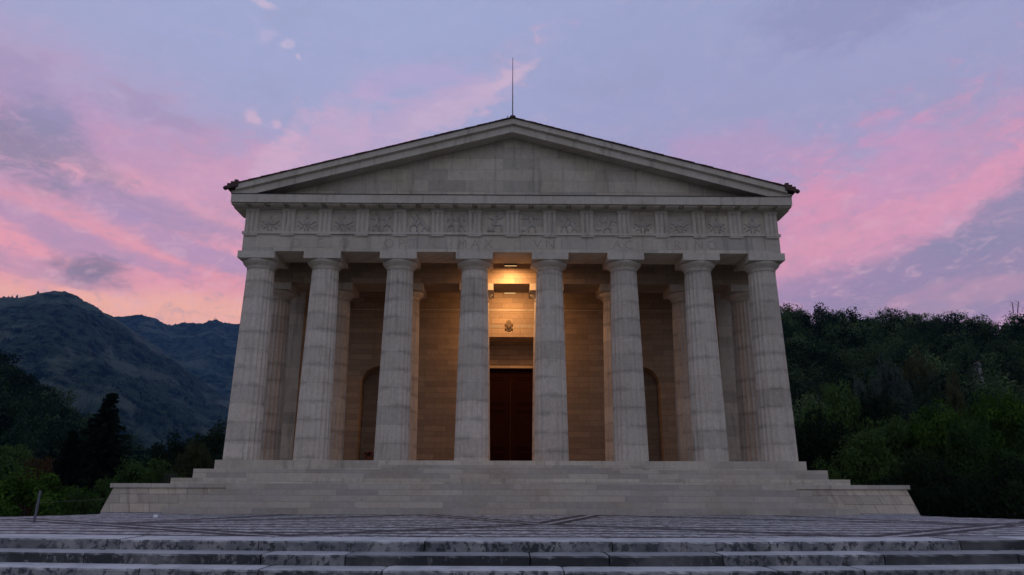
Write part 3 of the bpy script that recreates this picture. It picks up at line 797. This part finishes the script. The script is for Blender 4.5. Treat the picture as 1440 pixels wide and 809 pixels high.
def tree_proto(key, kind, mat):
    if kind == 'broad':
        seed = hash_(key); V, c = crown_arrays(seed, 100, 190, 4.0, 8.2, .15, z0=1.3)
        return quick_mesh('crown', V, mat), trunk_mb(c, 6.5, .32, seed)
    if kind == 'bush':
        seed = hash_(key); V, c = crown_arrays(seed, 80, 180, 3.2, 4.6, .13, z0=-.1)
        return quick_mesh('crown', V, mat), trunk_mb(c, 2.6, .18, seed)
    # conifer
    g = np.random.default_rng(hash_(key)); P = []; A = []; H = 14.
    m = MB(); m.tube((0,0,-.6), (0,0,H*.98), .30, .03, 8)
    for lv_ in range(34):
        z = 1.0+(H-1.0)*(lv_/34)**1.0; L = 4.9*(1-z/H)**.70*g.uniform(.72,1.15)+.12
        for b in range(8):
            a = g.uniform(0, 2*np.pi); l = L*g.uniform(.65,1.1); nn = int(18+l*34)
            t = g.uniform(.08, 1., nn); droop = -.22*l*t**1.6+.10*l*t
            x = t*l; side = g.normal(0, .07+.10*(1-t), nn)*(l*.40+.3)
            P.append(np.stack([x*np.cos(a)-side*np.sin(a), x*np.sin(a)+side*np.cos(a), z+droop+g.normal(0,.09,nn)-np.abs(side)*.2], 1))
            A.append(np.tile([math.cos(a), math.sin(a), -.15], (nn, 1)))
    p = np.concatenate(P); a = np.concatenate(A)+g.normal(size=(len(p),3))*.45; a /= np.linalg.norm(a, axis=1)[:, None]
    n_ = g.normal(size=(len(p),3)); b = np.cross(a, n_); b /= np.linalg.norm(b, axis=1)[:, None]; s = g.uniform(.12,.24,len(p))[:, None]
    V = np.stack([p-a*s, p-b*s*.4, p+a*s, p+b*s*.4], 1).reshape(-1, 3)
    return quick_mesh('crown', V, mat), m
def hash_(k): return sum(ord(ch)*(i+3) for i, ch in enumerate(k)) % 9973
def tree(name, kind, matkey, var, loc, sc, label, group=None, sz=None, cat='tree', rz=None):
    key = kind+matkey+str(var)
    if key not in VAR:
        cm, tm = tree_proto(key, kind, M[matkey]); VAR[key] = [cm, tm, None]
    cm, tm, tme = VAR[key]
    o = empty(name, loc, label, cat, group, rz=random.uniform(0, 6.28) if rz is None else rz)
    o.scale = (sc, sc, sz or sc)
    c = bpy.data.objects.new('crown', cm); COL.objects.link(c); c.parent = o
    if tme is None:
        t = tm.build('trunk', M['bark'], o, smooth=True, local=True, recalc=False); VAR[key][2] = t.data
    else:
        t = bpy.data.objects.new('trunk', tme); COL.objects.link(t); t.parent = o
    return o
def tree_at(px, py_top, py_base_or_z, dist, name, kind, matkey, var, width_px, label, group=None, cat='tree'):
    top = at(px, py_top, dist); zb = py_base_or_z
    H0 = {'broad': 10.6, 'bush': 5.3, 'conifer': 14.1}[kind]; W0 = {'broad': 10.2, 'bush': 8.0, 'conifer': 6.6}[kind]
    w = width_px*dist*1.0/1000.; return tree(name, kind, matkey, var, (top.x, top.y, zb), w/W0, label, group, (top.z-zb)/H0, cat)
GL = 'trees beyond the left end of the plaza'; GR = 'trees beyond the right end of the temple'
Lt = [
 (157,548,-7,78,'conifer_tree','conifer','needle',0,92,'tall black pointed conifer, tallest tree left of the temple'),
 (104,601,-7,74,'conifer_tree','conifer','needle',1,60,'shorter dark conifer standing just left of the tallest one'),
 (52,645,-6,52,'leafy_tree','broad','leaf_bright',0,150,'bright green leafy tree behind the slanting metal post'),
 (-25,655,-6,55,'leafy_tree','broad','leaf_bright',1,120,'bright green leafy tree cut off by the left edge of the picture'),
 (112,668,-6,50,'leafy_bush','bush','leaf_mid',0,95,'green bush between the slanting post and the terrace wall','bush'),
 (66,632,-7,95,'leafy_tree','broad','leaf_rust',0,70,'brownish tree top above the bright green tree at the left'),
 (22,612,-8,110,'leafy_tree','broad','leaf_mid',1,80,'dull green tree behind the bright green tree at the far left'),
 (207,620,-6,56,'round_tree','broad','leaf_mid',0,105,'rounded green tree right beside the tallest conifer'),
 (262,655,-5,48,'leafy_bush','bush','leaf_mid',1,85,'low green bush behind the left terrace wall coping','bush'),
 (248,595,-7,88,'leafy_tree','broad','leaf_dark',0,90,'blackish tree between the rounded green tree and the left corner column'),
 (282,604,-6,70,'leafy_tree','broad','leaf_olive',1,70,'olive coloured small tree just left of the corner column'),
 (312,580,-7,95,'leafy_tree','broad','leaf_dark',1,110,'dark tree whose crown touches the left corner column'),
 (136,688,-6,50,'leafy_bush','bush','leaf_olive',0,50,'small yellowish bush under the tallest conifer','bush'),
 (150,640,-7,86,'leafy_tree','broad','leaf_dark',2,110,'dark broad tree hidden behind the tallest conifer'),
]
for t_ in Lt:
    px, pt_, zb, d, nm, kd, mk_, vr, w, lab = t_[:10]; tree_at(px, pt_, zb, d, nm, kd, mk_, vr, w, lab, GL, t_[10] if len(t_) > 10 else 'tree')
Rt = [
 (1140,560,-5,62,'leafy_tree','broad','leaf_dark',0,130,'dark tree right against the right corner column'),
 (1165,520,-6,80,'leafy_tree','broad','leaf_mid',3,110,'dark green tree with a level top just right of the corner column'),
 (1215,530,-6,84,'leafy_tree','broad','leaf_dark',2,100,'dull tree below the small silvery tree'),
 (1204,508,-2,112,'silvery_tree','broad','leaf_silver',0,24,'small pale silvery tree at the foot of the right hill'),
 (1243,492,-3,120,'round_tree','broad','leaf_silver',1,62,'large rounded grey green tree at the foot of the right hill'),
 (1337,511,-3,115,'round_tree','broad','leaf_olive',0,30,'small yellowish round tree in the middle of the right wood'),
 (1285,482,-2,135,'leafy_tree','broad','leaf_olive',2,60,'brownish tree just above the large rounded grey green tree'),
 (1262,553,-6,66,'leafy_tree','broad','leaf_mid',0,110,'mid green tree in front of the large rounded grey green tree'),
 (1310,545,-6,64,'leafy_tree','broad','leaf_bright',0,110,'bright green tree in the middle of the right group'),
 (1400,530,-6,70,'leafy_tree','broad','leaf_bright',1,130,'widest bright green tree near the right edge of the picture'),
 (1455,545,-6,60,'leafy_tree','broad','leaf_mid',1,120,'green tree cut off by the right edge of the picture'),
 (1360,570,-6,54,'leafy_tree','broad','leaf_mid',2,120,'green tree below the bright crowns near the right edge'),
 (1215,590,-5,55,'leafy_tree','broad','leaf_mid',1,120,'green tree standing over the step ends of the temple'),
 (1290,620,-5,47,'leafy_tree','broad','leaf_dark',1,130,'dark low tree above the right end of the terrace wall'),
 (1415,625,-5,44,'leafy_tree','broad','leaf_dark',0,140,'dark low tree in the bottom right corner of the greenery'),
 (1350,655,-4,40,'leafy_bush','bush','leaf_dark',0,130,'blackish bush at the rim of the plaza, right of the terrace wall','bush'),
 (1470,660,-4,40,'leafy_bush','bush','leaf_dark',1,130,'blackish bush at the rim of the plaza, cut off by the right edge','bush'),
 (1165,640,-4,45,'leafy_bush','bush','leaf_mid',0,80,'green bush behind the right ends of the platform steps','bush'),
 (1240,660,-4,43,'leafy_bush','bush','leaf_dark',2,90,'dark bush just behind the coping of the right terrace wall','bush'),
]
for t_ in Rt:
    px, pt_, zb, d, nm, kd, mk_, vr, w, lab = t_[:10]; tree_at(px, pt_, zb, d, nm, kd, mk_, vr, w, lab, GR, t_[10] if len(t_) > 10 else 'tree')

# woods that read as one mass
def wood(name, n, azr, rr, hf, seed, size, mat, label=None, ncl=26, per=30, leaf=.55, keep=None):
    g = np.random.default_rng(seed); protos = [crown_arrays(seed+k, ncl, per, 1., 1.9, leaf/size*1., z0=0., fat=1.35)[0] for k in range(6)]
    out = []; tn_ = []
    for i in range(n):
        a = g.uniform(*azr); r = math.sqrt(g.uniform(rr[0]**2, rr[1]**2)); z = hf(a, r)
        if keep and not keep(a, r): continue
        s = size*g.uniform(.6, 1.35)*(.72 if r > .88*rr[1] else 1.); V = protos[i % 6]; th = g.uniform(0, 6.28); ct, st_ = math.cos(th), math.sin(th)
        tn_.append(np.full(len(V)//4, g.choice([.3,.5,.75,1.,1.35,1.9])*g.uniform(.85,1.15))); W = np.stack([V[:,0]*ct-V[:,1]*st_, V[:,0]*st_+V[:,1]*ct, V[:,2]*g.uniform(.85,1.35)], 1)*s
        W += np.array([CX+r*math.sin(R(a)), r*math.cos(R(a)), z-.15*s]); out.append(W)
    me = quick_mesh(name, np.concatenate(out), mat); a_ = me.attributes.new('tone', 'FLOAT', 'FACE'); a_.data.foreach_set('value', np.concatenate(tn_).astype(np.float32)); o = bpy.data.objects.new(name, me); COL.objects.link(o); return tag(o, label, 'woodland', kind='stuff')
wood('hillside_wood', 900, (13, 45), (88, 266), rh, 5, 3.9, M['wood_leaf'], 'dense dark wood covering the hill behind the right side', leaf=.235, per=38, ncl=23)
wood('left_wood', 700, (-50, -22), (130, 345), lh, 6, 4.6, M['wood_leaf'], 'dense dark wood covering the low hill at the left', leaf=.36, per=26, ncl=24)
# ridge trees and a mast on the mountain, pale house in the right wood
rd = MB()
for i, (px, py, h) in enumerate([(8,418,6),(12,417,9),(17,416,7),(24,415,8),(53,412,16),(196,443,12),(205,444,14)]):
    p = at(px, py+2, 2700 if px < 100 else 4300)
    tag(MB().lathe([(3,-15),(3,0),(h*.22,h*.35),(.6,h*.75)], (p.x, p.y, p.z), 7).build('ridge_tree', M['leaf_dark']), ['broad tree at the left edge of the mountain skyline','second tree from the left on the mountain skyline','third tree from the left on the mountain skyline','lone tree on the mountain skyline left of the summit','tall pointed tree just left of the mountain summit','left of two trees on the far ridge saddle','right of two trees on the far ridge saddle'][i], 'tree', 'trees on the mountain skyline')
p = at(302, 451, 4300); tag(MB().lathe([(8,-20),(7,5),(2,7),(1.5,19)], (p.x, p.y, p.z), 8).build('summit_tower', M['iron']), 'tiny tower on the far peak beside the left corner column', 'tower')
for j, (px, t_) in enumerate([(1425, 425), (1431, 424)]):
    b = at(px, 440, 262); q = at(px+(1 if j else -1.5), t_, 262)
    m = MB().tube(b, q, .16, .08, 5)
    for k in range(4): f = .45+.14*k; c = b.lerp(q, f); m.tube(c, c+Vector(((-1)**k*.9, 0, .9)), .06, .03, 4)
    tag(m.build('bare_tree', M['bark']), ['leaning bare trunk on the right skyline', 'straight bare trunk on the right skyline, nearer the edge'][j], 'tree', 'bare trunks on the skyline')
h0 = at(1377, 512, 150); hs = empty('house', (h0.x, h0.y, h0.z-4), 'pale house wall glimpsed through the trees of the right hill', 'house')
MB().box(h0.x-.28, h0.x+.30, h0.y, h0.y+2, h0.z-4, h0.z+.35).build('wall', M['plaster'], hs)
MB().prism([(h0.x-.36, h0.z+.352), (h0.x+.38, h0.z+.352), (h0.x+.01, h0.z+.55)], h0.y-.1, h0.y+2.1).build('roof', M['rooftile2'], hs)

# ------------------------------------------------------------------ haze
hz = bpy.data.materials.new('haze_air'); hz.use_nodes = True; nt = hz.node_tree; nt.nodes.clear()
pv = nt.nodes.new('ShaderNodeVolumePrincipled'); pv.inputs['Color'].default_value = (.16,.40,.90,1); pv.inputs['Density'].default_value = .000055; pv.inputs['Anisotropy'].default_value = .1
oo = nt.nodes.new('ShaderNodeOutputMaterial'); nt.links.new(pv.outputs[0], oo.inputs['Volume'])
tag(MB().box(-9500, 9500, -6500, 12500, -95, 1300).build('haze', hz), kind='stuff')

# ------------------------------------------------------------------ sky
def lin(c): return tuple(((v/255)/12.92 if v/255 <= .04045 else ((v/255+.055)/1.055)**2.4) for v in c)
W = bpy.data.worlds.new('World'); SC.world = W; W.use_nodes = True; nt = W.node_tree; t = NT(nt)
bg = nt.nodes['Background']
tc = t.node('ShaderNodeTexCoord'); nrm = t.node('ShaderNodeVectorMath', operation='NORMALIZE'); t.l.new(tc.outputs['Generated'], nrm.inputs[0])
sp = t.node('ShaderNodeSeparateXYZ'); t.l.new(nrm.outputs[0], sp.inputs[0])
AZ = t.m('MULTIPLY', t.m('ARCTAN2', sp.outputs[0], sp.outputs[1]), 180/math.pi); EL = t.m('MULTIPLY', t.m('ARCSINE', sp.outputs[2]), 180/math.pi)
vec = t.comb(t.m('MULTIPLY', AZ, .05), t.m('MULTIPLY', EL, .11), 0.)
w1 = t.noise(vec, 1.6, 5, .6); w2 = t.noise(vec, 1.6, 5, .6, out=1)
sc2 = t.node('ShaderNodeSeparateColor'); t.put(sc2.inputs[0], w2)
AZw = t.m('ADD', AZ, t.m('MULTIPLY', t.m('SUBTRACT', sc2.outputs[0], .5), 6.)); ELw = t.m('ADD', EL, t.m('MULTIPLY', t.m('SUBTRACT', sc2.outputs[1], .5), 3.2))
col = t.ramp(t.m('DIVIDE', EL, 90., clamp=True), [(0., lin((190,150,180))), (.16, lin((186,152,188))), (.24, lin((176,154,194))), (.31, lin((172,164,200))), (.40, lin((164,170,206))), (.62, lin((156,168,206))), (1., lin((148,164,206)))])
fine = t.noise(t.comb(t.m('MULTIPLY', AZ, .17), t.m('MULTIPLY', EL, .40), 3.), 1.7, 9, .70, .6)
med = t.noise(t.comb(t.m('MULTIPLY', AZ, .06), t.m('MULTIPLY', EL, .17), 9.), 1.7, 6, .6, .5)
def blob(px, py, sx, sy, rot, colr, op, tex=.5, sharp=1.):
    """cloud patch centred on a direction; sx, sy, in degrees"""
    global col
    a, e = azel(px, py); c, s = math.cos(R(rot)), math.sin(R(rot))
    da = t.m('SUBTRACT', AZw, a); de = t.m('SUBTRACT', ELw, e)
    u = t.m('DIVIDE', t.m('ADD', t.m('MULTIPLY', da, c), t.m('MULTIPLY', de, s)), sx); v = t.m('DIVIDE', t.m('SUBTRACT', t.m('MULTIPLY', de, c), t.m('MULTIPLY', da, s)), sy)
    d = t.m('SQRT', t.m('ADD', t.m('MULTIPLY', u, u), t.m('MULTIPLY', v, v)))
    d = t.m('ADD', d, t.m('MULTIPLY', t.m('SUBTRACT', fine, .5), tex*2.2))
    k = t.smooth(d, 1.-.55*sharp, 1.+.45/sharp, op, 0.)
    col = t.mix(k, col, lin(colr))
blob(520,60,24,9,0,(160,170,210),.6,.3,.8)
blob(1200,60,26,9,0,(154,160,200),.6,.3,.8)
blob(60,300,22,9,-4,(204,152,186),.7,.6)
blob(330,330,15,7,10,(208,156,184),.6,1.)
blob(160,412,24,5.5,0,(238,158,172),.95,.5,.8)
blob(230,452,14,2.2,0,(255,184,164),1.,.5,.8)
blob(70,342,10,1.5,-8,(240,160,178),.75,1.1)
blob(260,322,11,1.1,-14,(238,162,182),.8,1.1)
blob(160,262,11,1.3,-8,(232,164,182),.75,1.3)
blob(300,250,8,1.5,30,(214,160,190),.6,1.3)
blob(200,290,8.5,.9,-6,(168,144,182),.8,.8)
blob(300,356,9,.9,-14,(178,148,188),.8,.8)
blob(60,322,9,.9,-8,(176,146,186),.75,.9)
blob(50,372,6,.7,-6,(190,148,182),.6,.9)
blob(20,205,4.2,2.4,-20,(142,132,162),.9,1.1,1.2)
blob(60,165,2.6,1.4,-20,(140,138,170),.85,1.1,1.2)
blob(108,222,3.4,1.1,-24,(156,140,170),.7,1.2,1.)
blob(35,120,3.,1.3,-10,(160,148,188),.6,1.2)
blob(205,155,4.,.9,-6,(164,148,186),.6,1.3)
blob(128,376,2.5,1.1,0,(138,122,150),.95,.8,1.2)
blob(590,165,11,1.6,26,(194,168,202),.7,1.3)
blob(460,190,5,2.,40,(204,172,202),.65,1.4)
blob(390,210,3,1.2,60,(214,178,204),.6,1.5)
blob(650,145,5.5,.9,30,(204,178,204),.6,1.7,.7)
blob(720,105,2.4,.35,20,(208,184,208),.6,1.5,.7)
blob(570,110,5,1.2,14,(184,166,206),.6,1.3)
blob(350,160,.55,.5,70,(216,182,206),.7,1.3,.7)
blob(378,168,.6,.4,20,(222,184,208),.6,1.2)
blob(408,62,.6,.3,0,(204,188,214),.6,1.1,.7)
blob(426,86,.3,.16,-20,(204,188,214),.6,1.,.7)
blob(372,4,.9,.3,0,(210,190,214),.7,1.,.7)
blob(372,46,.8,.5,20,(188,178,214),.6,1.)
blob(1255,315,12,5.5,14,(214,156,186),.65,1.4,.7)
blob(1170,340,7,4.5,0,(226,154,182),.6,1.)
blob(1395,285,6,2.6,20,(220,156,186),.6,1.4,.8)
blob(1060,215,7,2,-10,(196,154,192),.5,1.3)
blob(1250,245,5,3.,60,(206,154,194),.5,1.4)
blob(1200,330,9,1.2,14,(232,160,182),.6,1.8,.7)
blob(1330,280,6,1.4,24,(228,158,186),.55,1.9,.7)
blob(1150,280,3,1.2,60,(232,154,182),.5,1.4)
blob(1120,390,5,.9,4,(216,158,186),.5,1.2)
blob(1335,398,15,2.8,14,(156,142,172),.85,1.1,.7)
blob(1425,300,6.5,1.6,28,(150,142,174),.85,1.1,.7)
blob(1180,404,8,1.2,2,(166,142,178),.7,.9)
blob(1400,416,6,.7,4,(202,158,182),.7,1.1)
blob(1290,418,3,.5,10,(200,154,182),.6,1.1)
blob(1190,12,8,2.2,0,(144,146,186),.6,1.1)
# broad brush: streaks everywhere
col = t.mix(t.m('MULTIPLY', t.smooth(fine, .50, .74, 0., .34), t.smooth(EL, 8., 34., 1., .15)), col, lin((240,184,200)))
col = t.mix(t.smooth(med, .52, .78, 0., .22), col, lin((150,144,172)))
fine2 = t.noise(t.comb(t.m('ADD', t.m('MULTIPLY', AZ, .42), t.m('MULTIPLY', EL, -.30)), t.m('ADD', t.m('MULTIPLY', EL, .75), t.m('MULTIPLY', AZ, .10)), 5.), 1.5, 8, .68, .5)
col = t.mix(t.m('MULTIPLY', t.smooth(fine2, .50, .70, 0., .50), t.smooth(EL, 6., 32., 1., .10)), col, lin((238,190,204)))
col = t.mix(t.m('MULTIPLY', t.smooth(fine2, .34, .50, .38, 0.), t.smooth(EL, 6., 32., 1., .3)), col, lin((160,150,180)))
# the side away from the afterglow is plain blue
col = t.mix(t.smooth(t.m('ABSOLUTE', AZ), 65., 120., 0., 1.), col, t.ramp(t.m('DIVIDE', EL, 90., clamp=True), [(0., lin((175,175,187))), (.25, lin((172,175,192))), (.6, lin((158,166,196))), (1., lin((148,164,206)))]))
# below the horizon
col = t.mix(t.smooth(EL, -6., -1., 1., 0.), col, (.06,.06,.07))
# daylight left in the air
sky = t.node('ShaderNodeTexSky', sky_type='NISHITA'); sky.sun_disc = False; sky.sun_elevation = R(1.); sky.sun_rotation = R(-42); sky.altitude = 300
t.put(bg.inputs[0], t.mix(.015, col, sky.outputs[0])); bg.inputs[1].default_value = 1.07
sun = bpy.data.lights.new('sun', 'SUN'); sun.energy = .06; sun.angle = R(12); sun.color = (1., .62, .55)
so = bpy.data.objects.new('sun', sun); COL.objects.link(so); so.location = (-60, 30, 60)
sd = Vector((math.sin(R(-42)), math.cos(R(-42)), math.tan(R(4.)))); so.rotation_euler = sd.to_track_quat('Z', 'Y').to_euler()

SC.view_settings.view_transform = 'Standard'; SC.view_settings.look = 'None'; SC.view_settings.exposure = 0; SC.view_settings.gamma = 1
SC.cycles.use_denoising = True; SC.cycles.max_bounces = 6; SC.cycles.diffuse_bounces = 4; SC.cycles.volume_bounces = 0; SC.cycles.transparent_max_bounces = 8
SC.cycles.sample_clamp_indirect = 4
